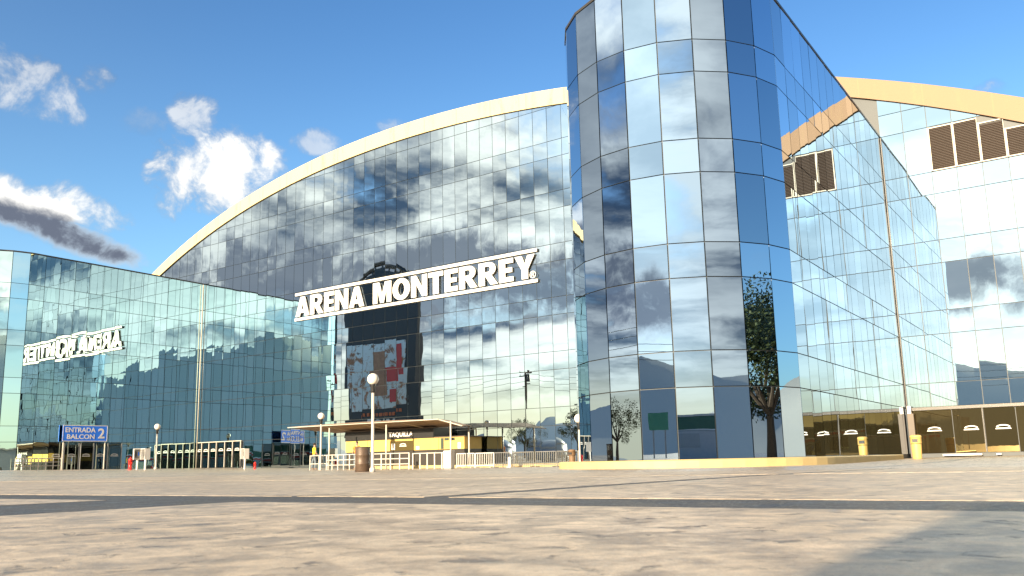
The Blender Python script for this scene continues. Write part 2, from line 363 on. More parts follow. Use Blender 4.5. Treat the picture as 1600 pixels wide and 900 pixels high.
# dark backing wall under the arch, so that joints between panes read dark
def backing(bm):
    pts = [(X0, -.6), (X1, -.6)] + [(X1-(X1-X0)*i/40, arch_in(X1-(X1-X0)*i/40)+.3) for i in range(41)]
    prism(bm, pts, FY+.03, FY+.5)
part('wall', hall, M_JOINT, backing)
def fascia(bm):
    n = 64; prev = None
    for i in range(n+1):
        x = X0-2+(X1-X0+4)*i/n; zi, zo = arch_in(x), arch_out(x)
        ring = [bm.verts.new(c) for c in ((x, FY-.14, zi), (x, FY-.14, zo), (x, FY+1.2, zo+.02), (x, FY+1.2, zi))]
        if prev:
            for q in range(4): bm.faces.new((prev[q], prev[(q+1)%4], ring[(q+1)%4], ring[q]))
        else: bm.faces.new(ring)
        prev = ring
    bm.faces.new(prev)
part('roof_fascia', hall, M_FASCIA, fascia)
def roof(bm):
    n = 48; prev = None
    for i in range(n+1):
        x = X0-2+(X1-X0+4)*i/n; z = arch_out(x)-.15
        r_ = [bm.verts.new(c) for c in ((x, FY+1.0, z), (x, FY+60, z), (x, FY+60, z-.4), (x, FY+1.0, z-.4))]
        if prev:
            for q in range(4): bm.faces.new((prev[q], prev[(q+1)%4], r_[(q+1)%4], r_[q]))
        else: bm.faces.new(r_)
        prev = r_
    bm.faces.new(prev)
part('roof', hall, M_ROOF, roof)
part('side_wall', hall, M_ROOF, lambda bm: (box(bm, X0-1.5, X0-.8, FY+1, FY+59, -.5, arch_in(X0-1)-.2), box(bm, X1+.8, X1+1.5, FY+1, FY+59, -.5, arch_in(X1+1)-.2)))
LOUV = [(-6.17, -5.05), (-5.03, -3.91), (-3.89, -2.77), (-2.75, -1.63)]
rest = bmesh.new(); single = 0
cols = []
x = SJ
while x < X1-.1: cols.append((x, min(x+PW, X1))); x += PW
x = SW
while x > SC-.01 and x-PW > X0: cols.append((x-PW, x)); x -= PW
while x-PW > X0: cols.append((x-PW, x)); x -= PW
for (a, b) in cols:
    mid_ = (a+b)/2; w = b-a
    for z0, z1 in zip(LEV, LEV[1:]):
        za, zb = arch_in(a), arch_in(b)
        if max(za, zb) < z0+.05: continue
        if a > SJ-.1 and any(l0-.1 < mid_ < l1+.1 for l0, l1 in LOUV) and abs(z0-14.24) < .01: continue
        if a > SJ-.1 and z1 < 2.3: continue                     # doors stand here
        if -67.1 < mid_ < -61.2 and z1 < 2.3: continue
        if mid_ < -68 and z1 < 16: continue                     # shut in behind the left wing
        cut = min(za, zb) < z1
        if cut:
            poly = [(-w/2+GAP, z0+GAP), (w/2-GAP, z0+GAP)]
            if zb > z0+.08: poly.append((w/2-GAP, min(zb, z1)-GAP))
            if za < z1 < zb or zb < z1 < za:
                xi = -w/2 + w*(z1-za)/(zb-za); poly.append((xi, z1-GAP))
            if za > z0+.08: poly.append((-w/2+GAP, min(za, z1)-GAP))
            if len(poly) < 3: continue
            zc = (z0+z1)/2; poly = [(p, q-zc) for p, q in poly]
        if (mid_ > -48 and (a > SJ-.1 or mid_ < -24.5)) and single < 286:
            if cut:
                bm = bmesh.new(); prism(bm, poly, -TH, 0); bmesh.ops.recalc_face_normals(bm, faces=bm.faces)
                o = link('glass_panel', mesh_of(bm, 'glass_panel', M_HALL), hall, (mid_, FY, zc)); o.rotation_euler = (random.gauss(0, JIT), 0, random.gauss(0, JIT))
            else: pane(hall, mid_, FY, z0, z1, w, 0, M_HALL, JIT)
            single += 1
        else: pane_into(rest, mid_, FY, z0, z1, w, 0, JIT, poly if cut else None)
bmesh.ops.recalc_face_normals(rest, faces=rest.faces)
tag(link('glass_panels', mesh_of(rest, 'glass_panels', M_HALL), hall), kind='stuff')
# louvres in the right part of the front
for i, (a, b) in enumerate(LOUV):
    ztop = min(16.60, arch_in((a+b)/2)-.22); w = b-a
    def fr(bm):
        box(bm, -w/2, -w/2+.07, -.10, 0, 0, ztop-14.27); box(bm, w/2-.02, w/2, -.06, 0, 0, ztop-14.27)
        box(bm, -w/2+.07, w/2-.02, -.05, 0, 0, .05); box(bm, -w/2+.07, w/2-.02, -.05, 0, ztop-14.32, ztop-14.27)
    lo = part('louvre', hall, M_TRIML, fr, loc=((a+b)/2, FY, 14.27))
    def sl(bm):
        n = int((ztop-14.36)/.085)
        for q in range(n):
            z = .06+q*.085
            v = [bm.verts.new(c) for c in ((-w/2+.07, -.055, z), (w/2-.02, -.055, z), (w/2-.02, -.005, z+.07), (-w/2+.07, -.005, z+.07), (-w/2+.07, -.055, z+.014), (w/2-.02, -.055, z+.014), (w/2-.02, -.005, z+.084), (-w/2+.07, -.005, z+.084))]
            for f in ((0,1,2,3),(4,7,6,5),(0,4,5,1),(1,5,6,2),(2,6,7,3),(3,7,4,0)): bm.faces.new([v[k] for k in f])
    tag(part('slat', lo, M_LOUVER, sl), kind='stuff')
# doors of the right part
x = SJ+.12; k = 0
while x < X1-1.3:
    w = 1.36 if k else 1.9
    dr = link('door', pane_mesh(w-2*GAP, 2.10, M_DOORG), hall, (x+w/2, FY-.02, 1.03)); dr.rotation_euler = (random.gauss(0, JIT), 0, random.gauss(0, JIT))
    link('emblem', EMB, dr, (.1, -TH-.004, .02)); 
    if k % 2: part('frame', dr, M_TRIMD, lambda bm: box(bm, w/2-.05, w/2-.01, -.05, -TH-.003, -1.04, 1.04))
    x += w; k += 1
part('door_head', hall, M_TRIMD, lambda bm: box(bm, SJ+.1, X1, FY-.09, FY-.005, 2.10, 2.25))
part('sill', hall, M_WHITE, lambda bm: (box(bm, -7.0, -5.3, FY-.35, FY-.04, -.16, -.08), box(bm, -4.7, -4.5, FY-.3, FY-.04, -.16, -.09), box(bm, -3.3, -3.1, FY-.3, FY-.04, -.15, -.08), box(bm, -2.6, 2, FY-.35, FY-.04, -.17, -.08)))
part('corner_post', hall, M_TRIMD, lambda bm: box(bm, SJ+.004, SJ+.05, FY-.09, FY-.03, 2.25, 16.6))
part('corner_column', hall, M_BROWN, lambda bm: box(bm, SJ+.05, SJ+.34, FY-.42, FY-.12, -.2, 1.95))
part('column_cap', hall, M_WHITE, lambda bm: box(bm, SJ+.07, SJ+.24, FY-.40, FY-.14, 1.952, 2.32))
# doors of the left part, pale posts between them
xs_ = [-66.90, -66.2, -65.17, -64.13, -62.98, -61.92, -60.85]
for a, b in zip(xs_, xs_[1:]):
    dr = link('door', pane_mesh(b-a-.08, 2.12, M_DOORT), hall, ((a+b)/2, FY-.05, 1.13)); dr.rotation_euler = (0, 0, random.gauss(0, JIT))
    link('emblem', EMB, dr, (0, -TH-.004, .34))
    part('frame', dr, M_POLE, lambda bm: box(bm, (b-a)/2-.035, (b-a)/2+.035, -.12, -.0, -1.06, 1.10))
part('door_head', hall, M_TRIML, lambda bm: box(bm, -66.9, -60.8, FY-.13, FY-.005, 2.24, 2.30))
part('corner_post', hall, M_TRIML, lambda bm: tube(bm, (SC+.16, FY-.17, -.1), (SC+.16, FY-.17, 16.6), .038, .038, 10), smooth=True)

# ------------------------------------------------------------------ glass tower and the twin wing on the left
STEP = R(16.364); RN = 4.2
def wing(nm, label, s_right, m, doors, nc=29.8):
    t = thing(nm, label, 'building'); s0 = s_right-RN
    vert = [(s0+RN*math.sin(STEP*k), nc-RN*math.cos(STEP*k)) for k in range(-5, 6)]
    xr, xl = vert[-1][0], vert[0][0]; y0 = vert[-1][1]
    nwall = int(round((FY-.05-y0)/1.2)); wp = (FY-.03-y0)/nwall
    top = 16.66
    def core(bm):                    # dark body behind the panes
        pts = [(s0+(RN-.03)*math.sin(STEP*k)*1.0, nc-(RN-.03)*math.cos(STEP*k)) for k in range(-5, 6)]
        pts = [(pts[0][0], FY-.02)] + pts + [(pts[-1][0], FY-.02)]
        a = [bm.verts.new((x, y, -.5)) for x, y in pts]; b = [bm.verts.new((x, y, top-.02)) for x, y in pts]; n = len(pts)
        bm.faces.new(a[::-1]); bm.faces.new(b)
        for i in range(n): bm.faces.new((a[i], a[(i+1)%n], b[(i+1)%n], b[i]))
    part('wall', t, M_JOINT, core)
    def cope(bm):
        def ring(rr, z): 
            p = [(s0+rr*math.sin(STEP*k), nc-rr*math.cos(STEP*k)) for k in range(-5, 6)]
            p = [(p[0][0], FY-.05)] + p + [(p[-1][0], FY-.05)]; return [bm.verts.new((x, y, z)) for x, y in p]
        a, b = ring(RN+.05, top), ring(RN+.05, top+.10); n = len(a)
        bm.faces.new(a[::-1]); bm.faces.new(b)
        for i in range(n): bm.faces.new((a[i], a[(i+1)%n], b[(i+1)%n], b[i]))
    part('coping', t, M_TRIMD, cope)
    lv = [z for z in LEV if z < 16.7]
    for k in range(10):
        (xa, ya), (xb, yb) = vert[k], vert[k+1]; w = math.hypot(xb-xa, yb-ya); ang = STEP*(k-4.5)
        tilt = random.gauss(0, R(.35))
        for z0, z1 in zip(lv, lv[1:]):
            o = pane(t, (xa+xb)/2, (ya+yb)/2, z0, z1, w, ang, m, R(.14)); o.rotation_euler.z += tilt
    lst = bmesh.new()
    for k in range(nwall):
        y = y0+wp*(k+.5)
        for z0, z1 in zip(lv, lv[1:]):
            isdoor = doors and z1 < 2.3 and doors[0] < y < doors[1]
            if isdoor:
                o = pane(t, xr, y, z0, z1, wp, math.pi/2, M_DOORT, JIT, 'door'); link('emblem', EMB, o, (0, -TH-.004, .05))
                part('frame', o, M_STEEL, lambda bm: box(bm, wp/2-.05, wp/2+.03, -.07, -TH-.002, -1.1, 1.1))
            else: pane(t, xr, y, z0, z1, wp, math.pi/2, m, JIT)
            pane_into(lst, xl, y, z0, z1, wp, -math.pi/2, JIT)
    bmesh.ops.recalc_face_normals(lst, faces=lst.faces)
    tag(link('glass_panels', mesh_of(lst, 'glass_panels', m), t), kind='stuff')
    return t
tower = wing('glass_tower', 'tall glass tower with a rounded front of wide mirror panes, right of centre', SJ, M_TOWER, None)
left = wing('glass_wing', 'teal mirror glass wing at the far left reflecting the white letters', SC, M_WING, (34.5, 39.5), 32.3)

# kerbs at the feet of the buildings
def plinth(bm):
    s0 = SJ-RN; nc = 29.8
    def ring(rr, z):
        p = [(s0+rr*math.sin(STEP*.5*k), nc-rr*math.cos(STEP*.5*k)) for k in range(-11, 12)]
        p = [(p[0][0], FY-.9)] + p + [(p[-1][0], FY-6)]
        return [bm.verts.new((x, y, z)) for x, y in p]
    a, b, c = ring(RN+.75, -.7), ring(RN+.75, -.075), ring(RN+.70, -.04); n = len(a)
    bm.faces.new(c)
    for u, v in ((a, b), (b, c)):
        for i in range(n): bm.faces.new((u[i], u[(i+1)%n], v[(i+1)%n], v[i]))
pt = thing('tower_plinth', 'cream painted rounded plinth kerb at the foot of the glass tower', 'kerb')
part('kerb', pt, M_CURB, plinth)
kb = thing('front_kerb', 'straight cream kerb along the glass front behind the railings', 'kerb')
for i in range(11):
    a = -45.2+i*2.2
    if a+2.2 > -18: break
    part('kerb_stone', kb, M_CURB, lambda bm: box(bm, a+.01, a+2.19, FY-2.3, FY-1.9, -.7, gz(a+1, FY-2)+.19, bevel=.02))

# ------------------------------------------------------------------ big letters on the front
sg = thing('arena_sign', 'big white ARENA MONTERREY letters between two white bars on the glass front', 'sign')
Y_S = FY-.14
for z0, z1 in ((11.80, 12.02), (13.90, 14.12)):
    part('bar', sg, M_WHITE, lambda bm: box(bm, -54.35, -30.40, Y_S-.05, Y_S+.05, z0, z1))
def arc(cx, cy, rx, ry, a0, a1, n): return [(cx+rx*math.cos(R(a0+(a1-a0)*i/n)), cy+ry*math.sin(R(a0+(a1-a0)*i/n))) for i in range(n+1)]
GLYPH = {
 'E': (.62, [[(0,0),(.62,0),(.62,.205),(.27,.205),(.27,.40),(.57,.40),(.57,.60),(.27,.60),(.27,.795),(.62,.795),(.62,1),(0,1)]]),
 'T': (.72, [[(0,.79),(.225,.79),(.225,0),(.495,0),(.495,.79),(.72,.79),(.72,1),(0,1)]]),
 'N': (.80, [[(0,0),(.25,0),(.25,.58),(.55,0),(.80,0),(.80,1),(.55,1),(.55,.42),(.25,1),(0,1)]]),
 'M': (.98, [[(0,0),(.24,0),(.24,.66),(.40,0),(.58,0),(.74,.66),(.74,0),(.98,0),(.98,1),(.64,1),(.49,.40),(.34,1),(0,1)]]),
 'Y': (.84, [[(.285,0),(.555,0),(.555,.40),(.84,1),(.54,1),(.42,.64),(.30,1),(0,1),(.285,.40)]]),
 'A': (.88, [[(0,0),(.27,0),(.318,.17),(.44,.17),(.44,.36),(.372,.36),(.44,.68),(.44,1),(.30,1)], [(.88,0),(.58,1),(.44,1),(.44,.68),(.508,.36),(.44,.36),(.44,.17),(.562,.17),(.61,0)]]),
 'R': (.84, [[(0,0),(.27,0),(.27,1),(0,1)], [(.27,1)]+arc(.46,.70,.30,.30,90,-90,8)+[(.27,.40),(.27,.58)]+arc(.43,.70,.085,.12,-90,90,4)+[(.27,.82)], [(.29,.40),(.46,.40),(.575,.423),(.84,0),(.535,0)]]),
 'O': (.90, [arc(.45,.5,.45,.515,90,-90,12)+arc(.45,.5,.17,.30,-90,90,10), arc(.45,.5,.45,.515,270,90,12)+arc(.45,.5,.17,.30,90,270,10)]),
}
_gl = {}
def glyph(c, h):
    if c not in _gl:
        bm = bmesh.new()
        for poly in GLYPH[c][1]: prism(bm, [(x*h, z*h) for x, z in poly], -.05, .05)
        bmesh.ops.recalc_face_normals(bm, faces=bm.faces); _gl[c] = mesh_of(bm, 'letter', M_WHITE)
    return _gl[c], GLYPH[c][0]*h
def set_word(txt, x0, x1, zb, h, gap):
    ms = [glyph(c, h) for c in txt]; tot = sum(w for _, w in ms); k = ((x1-x0)-gap*(len(txt)-1))/tot; x = x0
    for me, w in ms:
        o = link('letter', me, sg, (x, Y_S, zb)); o.scale.x = k; x += w*k+gap
set_word('ARENA', -54.25, -46.45, 12.14, 1.62, .10)
set_word('MONTERREY', -45.5, -30.6, 12.14, 1.62, .13)
me, w = text_mesh('®', .50, .05, M_WHITE, bold=.0); link('letter', me, sg, (-31.0, Y_S-.06, 12.10))
part('bracket', sg, M_STEEL, lambda bm: [tube(bm, (x, Y_S, z), (x, FY-.01, z), .03, n=6) for x in (-53.5, -48, -42, -36, -31) for z in (11.91, 14.01)])

# ------------------------------------------------------------------ ticket booth and canopy
bt = thing('ticket_booth', 'yellow ticket booth with TAQUILLA letters on a dark painted-reflection band under the brown canopy', 'booth', -40.65, 44.9, gz(-40.6, 44.9))
zb = -gz(-40.6, 44.9)
part('counter_wall', bt, M_TRIMD, lambda bm: box(bm, -5.45, 5.45, .04, 1.9, -.1, zb+.92))
for i in range(5):
    a = -5.5+i*2.2
    if i == 2: continue
    part('wall_panel', bt, M_YELLOW, lambda bm: box(bm, a+.012, a+2.188, 0, 1.9, zb+.93, zb+1.72))
part('sales_window', bt, M_DOORG, lambda bm: box(bm, -1.09, 1.09, .06, 1.9, zb+.93, zb+1.60))
part('window_head', bt, M_YELLOW, lambda bm: box(bm, -1.09, 1.09, .0, 1.9, zb+1.602, zb+1.72))
for q in ((-1.0, -.68, .02, .05, 1.0, 1.45), (1.3, 1.6, -.02, -.002, .98, 1.2), (4.95, 5.2, -.02, -.002, .95, 1.35)): part('notice', bt, M_WHITE, lambda bm: box(bm, q[0], q[1], q[2], q[3], zb+q[4], zb+q[5]))
e0 = link('emblem', EMB, bt, (.05, .045, zb+1.22))
part('side_window', bt, M_DOORT, lambda bm: (box(bm, 3.5, 3.75, -.015, -.003, zb+.95, zb+1.68), box(bm, 3.8, 4.2, -.015, -.003, zb+1.5, zb+1.68), box(bm, 4.3, 4.7, -.015, -.003, zb+1.5, zb+1.68)))
part('reflection_band', bt, M_BLACK, lambda bm: box(bm, -5.5, 2.9, -.06, 1.8, zb+1.73, zb+2.38))  # black box put in for the dark billboard reflection behind the letters
part('roof', bt, M_BROWN, lambda bm: (box(bm, -5.6, 2.95, -.1, 1.95, zb+2.382, zb+2.44), box(bm, 2.96, 5.6, -.06, 1.95, zb+1.722, zb+1.78)))
me, w = text_mesh('TAQUILLA', .37, .05, M_WHITE, bold=.03, width=2.25); link('lettering', me, bt, (-1.15, -.09, zb+1.84))

cp = thing('canopy', 'brown cloth canopy on thin pale posts over the ticket booth queue', 'canopy', -38, 42, gz(-38, 42))
def canopy_b(bm):
    z0 = -gz(-38, 42)
    fr_ = [(-49.4,42.2,2.84),(-45.8,42.1,2.87),(-42.2,42.0,2.88),(-38.7,42.0,2.86),(-35.0,42.1,2.78),(-33.2,42.3,2.30)]
    mi_ = [(-48.8,43.7,2.66),(-45.6,43.8,2.84),(-42.1,43.8,2.90),(-38.7,43.8,2.88),(-35.3,43.7,2.74),(-33.9,43.6,2.38)]
    bk_ = [(-47.6,45.3,2.42),(-45.2,45.4,2.44),(-42,45.4,2.46),(-38.8,45.4,2.46),(-36.2,45.4,2.46),(-34.8,45.3,2.40)]
    tops = []
    for dz_ in (0, -.03):
        tops.append([[bm.verts.new((x+38, y-42, z+z0+dz_)) for x, y, z in row] for row in (fr_, mi_, bk_)])
    for gi, gr in enumerate(tops):
        for j in range(2):
            for i in range(5): bm.faces.new((gr[j][i], gr[j][i+1], gr[j+1][i+1], gr[j+1][i]))
    a, b = tops; loop = [(0,i) for i in range(6)]+[(1,5),(2,5)]+[(2,i) for i in range(4,-1,-1)]+[(1,0)]
    for q, (j, i) in enumerate(loop):
        j2, i2 = loop[(q+1)%len(loop)]; bm.faces.new((a[j][i], a[j2][i2], b[j2][i2], b[j][i]))
part('cloth', cp, M_CANVAS, canopy_b)
def crib(bm):
    z0 = -gz(-38, 42)
    for x in (-45.6, -42, -38.7, -35.4): tube(bm, (x+38, .0+.1, z0+2.78), (x+38, 3.2, z0+2.40), .025, n=6)
    tube(bm, (-49.3+38, .16, z0+2.80), (-35+38, .06, z0+2.76), .03, n=6); tube(bm, (-35+38, .1, z0+2.74), (-33.3+38, .3, z0+2.28), .03, n=6)
part('rib', cp, M_POLE, crib)
for x, y in ((-45.0, 42.2), (-39.6, 42.2), (-34.2, 42.3), (-45.6, 45.2), (-35.0, 45.2)):
    part('post', cp, M_POLE, lambda bm: tube(bm, (x+38, y-42, gz(x, y)-gz(-38, 42)-.05), (x+38, y-42, (2.62 if y < 44 else 2.42)-gz(-38, 42)), .055, n=8), smooth=True)

# ------------------------------------------------------------------ street furniture
def lamp(label, sx, y, h, gd):
    t = thing('street_lamp', label, 'lamp', sx, y, gz(sx, y), group='globe lamps on the plaza'); r = gd/2; k = gd/.43
    part('pole', t, M_POLE, lambda bm: lathe(bm, [(.11*k, -.05), (.11*k, .12), (.06*k, .16), (.055*k, h-gd-.30*k)], 12), smooth=True)
    part('collar', t, M_BLACK, lambda bm: lathe(bm, [(.06*k, h-gd-.30*k), (.085*k, h-gd-.24*k), (.10*k, h-gd-.02), (.12*k, h-gd+.02)], 12), smooth=True)
    part('globe', t, M_GLOBE, lambda bm: bmesh.ops.create_uvsphere(bm, u_segments=24, v_segments=14, radius=r, matrix=Matrix.Translation((0, 0, h-r))), smooth=True)
    return t
lamp('tallest globe lamp, its white pole rising in front of the ticket booth', -22.45, 23.2, 3.62, .43)
lamp('globe lamp at the left end of the brown canopy', -41.5, 38.2, 3.62, .43)
lamp('globe lamp beside the payphones in front of the teal wing', -60.6, 39.0, 3.45, .46)
lamp('short globe lamp on the plinth at the left foot of the tower', -16.1, 27.4, 1.98, .34)

def fence_rail(label, xa, ya, xb, yb, h, bars, posts):
    t = thing('railing', label, 'railing', xa, ya, gz(xa, ya), rot=math.atan2(yb-ya, xb-xa), group='white queue railings'); L = math.hypot(xb-xa, yb-ya)
    for i in range(posts+1): part('post', t, M_POLE, lambda bm: tube(bm, (L*i/posts, 0, -.08), (L*i/posts, 0, h), .038, n=8))
    for j in range(bars): part('rail', t, M_POLE, lambda bm: tube(bm, (0, 0, h-.02-j*(h-.16)/(bars-.5)), (L, 0, h-.02-j*(h-.16)/(bars-.5)), .028, n=6))
    return t
fence_rail('white tube railing left of the dark barrel', -40.3, 37.6, -37.6, 37.4, .93, 3, 5)
fence_rail('white tube railing right of the dark barrel', -36.3, 37.5, -33.4, 37.5, .93, 3, 4)
fence_rail('open white queue posts between the railing and the white cabinet', -33.2, 37.6, -30.5, 37.6, .90, 1, 5)
fence_rail('short white tube rail beside the man in the yellow shirt', -42.9, 38.6, -41.0, 38.4, .93, 2, 2)
fence_rail('white curved railing at the far left before the teal wing', -66.2, 31.3, -66.2, 34.6, .85, 3, 6)
def barricade(label, sx, y, m):
    t = thing('crowd_barrier', label, 'barrier', sx, y, gz(sx, y)+.02, group='steel crowd barriers along the glass front'); L = 1.42
    part('frame', t, m, lambda bm: [tube(bm, p, q, .025, n=6) for p, q in (((0,0,.1),(L,0,.1)),((0,0,.88),(L,0,.88)),((0,0,0),(0,0,.88)),((L,0,0),(L,0,.88)))])
    for i in range(9): part('bar', t, m, lambda bm: tube(bm, (L*(i+1)/10, 0, .1), (L*(i+1)/10, 0, .88), .017, n=5, caps=False))
    part('foot', t, m, lambda bm: [box(bm, x-.03, x+.03, -.25, .25, -.02, .02) for x in (.12, L-.12)])
for i, nm in enumerate(['bright steel crowd barrier beside the white cabinet', 'second steel crowd barrier right of the white cabinet', 'third steel crowd barrier right of the white cabinet', 'crowd barrier left of the little white post',
                        'crowd barrier right of the little white post', 'second crowd barrier right of the little white post', 'crowd barrier next to the brown litter bin by the tower']):
    barricade(nm, -35.0+i*1.5+(.1 if i > 3 else 0), 43.9+.03*(i % 2), M_WHITE if i < 2 else M_STEELD)
t = thing('marker_post', 'little white post standing between the crowd barriers', 'post', -30.7, 43.7, gz(-30.7, 43.7))
part('shaft', t, M_WHITE, lambda bm: lathe(bm, [(.10, 0), (.10, .55), (.07, .62)], 10)); part('base', t, M_WHITE, lambda bm: box(bm, -.16, .16, -.16, .16, -.05, .03))
t = thing('utility_cabinet', 'plain white metal cabinet at the right end of the queue posts', 'cabinet', -30.05, 37.0, gz(-30, 37)-.02)
part('housing', t, M_WHITE, lambda bm: box(bm, -.26, .26, -.17, .17, .06, 1.0, bevel=.015)); part('door', t, M_WHITE, lambda bm: box(bm, -.22, .22, -.185, -.172, .12, .94)); part('base', t, M_STEEL, lambda bm: box(bm, -.24, .24, -.15, .15, -.05, .058)); part('handle', t, M_STEEL, lambda bm: box(bm, .14, .17, -.21, -.187, .5, .62))
t = thing('barrel', 'big dark brown barrel standing in front of the white railings', 'barrel', -23.35, 23.6, gz(-23.3, 23.6))
def barrel_b(bm): lathe(bm, [(.27, 0), (.285, .02), (.28, .28), (.292, .30), (.28, .32), (.28, .60), (.292, .62), (.28, .64), (.285, .88), (.27, .90), (.25, .86)], 24)
M_BARREL = plain('dark_brown_drum', (.12, .08, .055), .45, .2, var=.45, scale=7, bump=.006)
part('drum', t, M_BARREL, barrel_b, smooth=True); part('rim', t, M_TRIMD, lambda bm: lathe(bm, [(.29, .885), (.30, .90), (.29, .92), (.262, .915)], 24), smooth=True)
def bin_(label, sx, y, h, r, m, grp=None):
    t = thing('litter_bin', label, 'bin', sx, y, gz(sx, y), group=grp)
    part('body', t, m, lambda bm: lathe(bm, [(r*.80, -.02), (r*.84, .03), (r*.97, h*.60), (r*.97, h*.62)], 18), smooth=True)
    part('hood', t, m, lambda bm: lathe(bm, [(r*1.02, h*.64), (r*1.06, h*.66), (r*1.04, h*.90), (r*1.10, h*.91), (r*1.10, h*.95), (r*.9, h), (r*.5, h*1.01)], 18), smooth=True)
    part('band', t, M_BLACK, lambda bm: lathe(bm, [(r*.93, h*.615), (r*.93, h*.645)], 18))
    part('opening', t, M_BLACK, lambda bm: box(bm, -r*.5, r*.5, -r*1.075, -r*.9, h*.70, h*.84))
bin_('brown litter bin by the left foot of the tower', -24.6, 41.0, .93, .19, M_RUST)
bin_('yellow litter bin beside the brown column at the dark doors', -7.35, 42.2, 1.04, .23, M_BIN)

def phone(label, sx, y, rot, h=1.5):
    t = thing('payphone', label, 'payphone', sx, y, gz(sx, y), rot=rot, group='payphones before the teal wing')
    part('post', t, M_WHITE, lambda bm: tube(bm, (0, 0, -.05), (0, 0, h-.75), .07, n=10)); 
    part('hood', t, M_WHITE, lambda bm: (box(bm, -.30, -.26, -.22, .18, h-.78, h), box(bm, .26, .30, -.22, .18, h-.78, h), box(bm, -.26, .26, .14, .18, h-.78, h), box(bm, -.26, .26, -.22, .14, h-.04, h)))
    part('telephone', t, M_STEEL, lambda bm: box(bm, -.16, .12, -.02, .14, h-.68, h-.12)); part('handset', t, M_BLACK, lambda bm: box(bm, -.14, -.07, -.08, -.022, h-.56, h-.22, bevel=.01)); part('notice', t, M_BLUE, lambda bm: box(bm, .02, .11, -.03, -.021, h-.5, h-.25))
phone('payphone hood turned sideways, left of the pair by the red hydrant', -58.55, 36.2, R(65))
phone('payphone facing the plaza, right of the pair by the red hydrant', -56.9, 35.8, R(-5))
phone('single payphone at the right end of the row of glass doors', -54.6, 42.6, R(-12), 1.55)
def hydrant(label, sx, y, h, m):
    t = thing('hydrant', label, 'hydrant', sx, y, gz(sx, y), group='red hydrants by the doors'); k = h/.85
    part('barrel', t, m, lambda bm: lathe(bm, [(.17*k, -.03), (.17*k, .04*k), (.13*k, .06*k), (.13*k, .6*k), (.17*k, .61*k), (.17*k, .66*k)], 14), smooth=True)
    part('cap', t, m, lambda bm: lathe(bm, [(.15*k, .66*k), (.13*k, .76*k), (.05*k, .82*k), (.04*k, .88*k)], 14), smooth=True)
    part('outlet', t, m, lambda bm: tube(bm, (-.22*k, 0, .48*k), (.22*k, 0, .48*k), .055*k, n=8))
hydrant('red hydrant left of the two payphones', -57.95, 35.3, .86, M_RED)
hydrant('small dark red hydrant right of the single payphone', -53.9, 43.0, .55, M_RED)

# the blue entrance board
es = thing('entrance_sign', 'blue ENTRADA BALCON 2 board on slim posts before the teal wing', 'sign', -66.6, 36.62, gz(-66.6, 36.6)+.06, rot=R(84))
part('board', es, M_BLUE, lambda bm: box(bm, -1.72, 1.72, -.03, .03, 2.12, 3.38)); 
part('border', es, M_WHITE, lambda bm: (box(bm, -1.72, 1.72, -.04, -.031, 3.33, 3.38), box(bm, -1.72, 1.72, -.04, -.031, 2.12, 2.17), box(bm, -1.72, -1.67, -.04, -.031, 2.17, 3.33), box(bm, 1.67, 1.72, -.04, -.031, 2.17, 3.33)))
for x in (-1.6, 1.6): part('post', es, M_POLE, lambda bm: tube(bm, (x, .05, -.05), (x, .05, 2.05), .05, n=8))
part('post', es, M_STEEL, lambda bm: tube(bm, (-.25, .06, -.05), (-.25, .06, 2.05), .03, n=8))
for txt, x, z, h, w in (('ENTRADA', -1.52, 2.82, .38, 2.30), ('BALCON', -1.38, 2.30, .38, 2.10), ('2', .98, 2.36, .80, .52)):
    for y_, flip in ((-.036, 1),):
        me, ww = text_mesh(txt, h, .01, M_WHITE, bold=.02 if flip > 0 else .018, width=w); o = link('lettering', me, es, (x if flip > 0 else -x, y_, z)); o.rotation_euler = (0, 0, 0 if flip > 0 else math.pi)

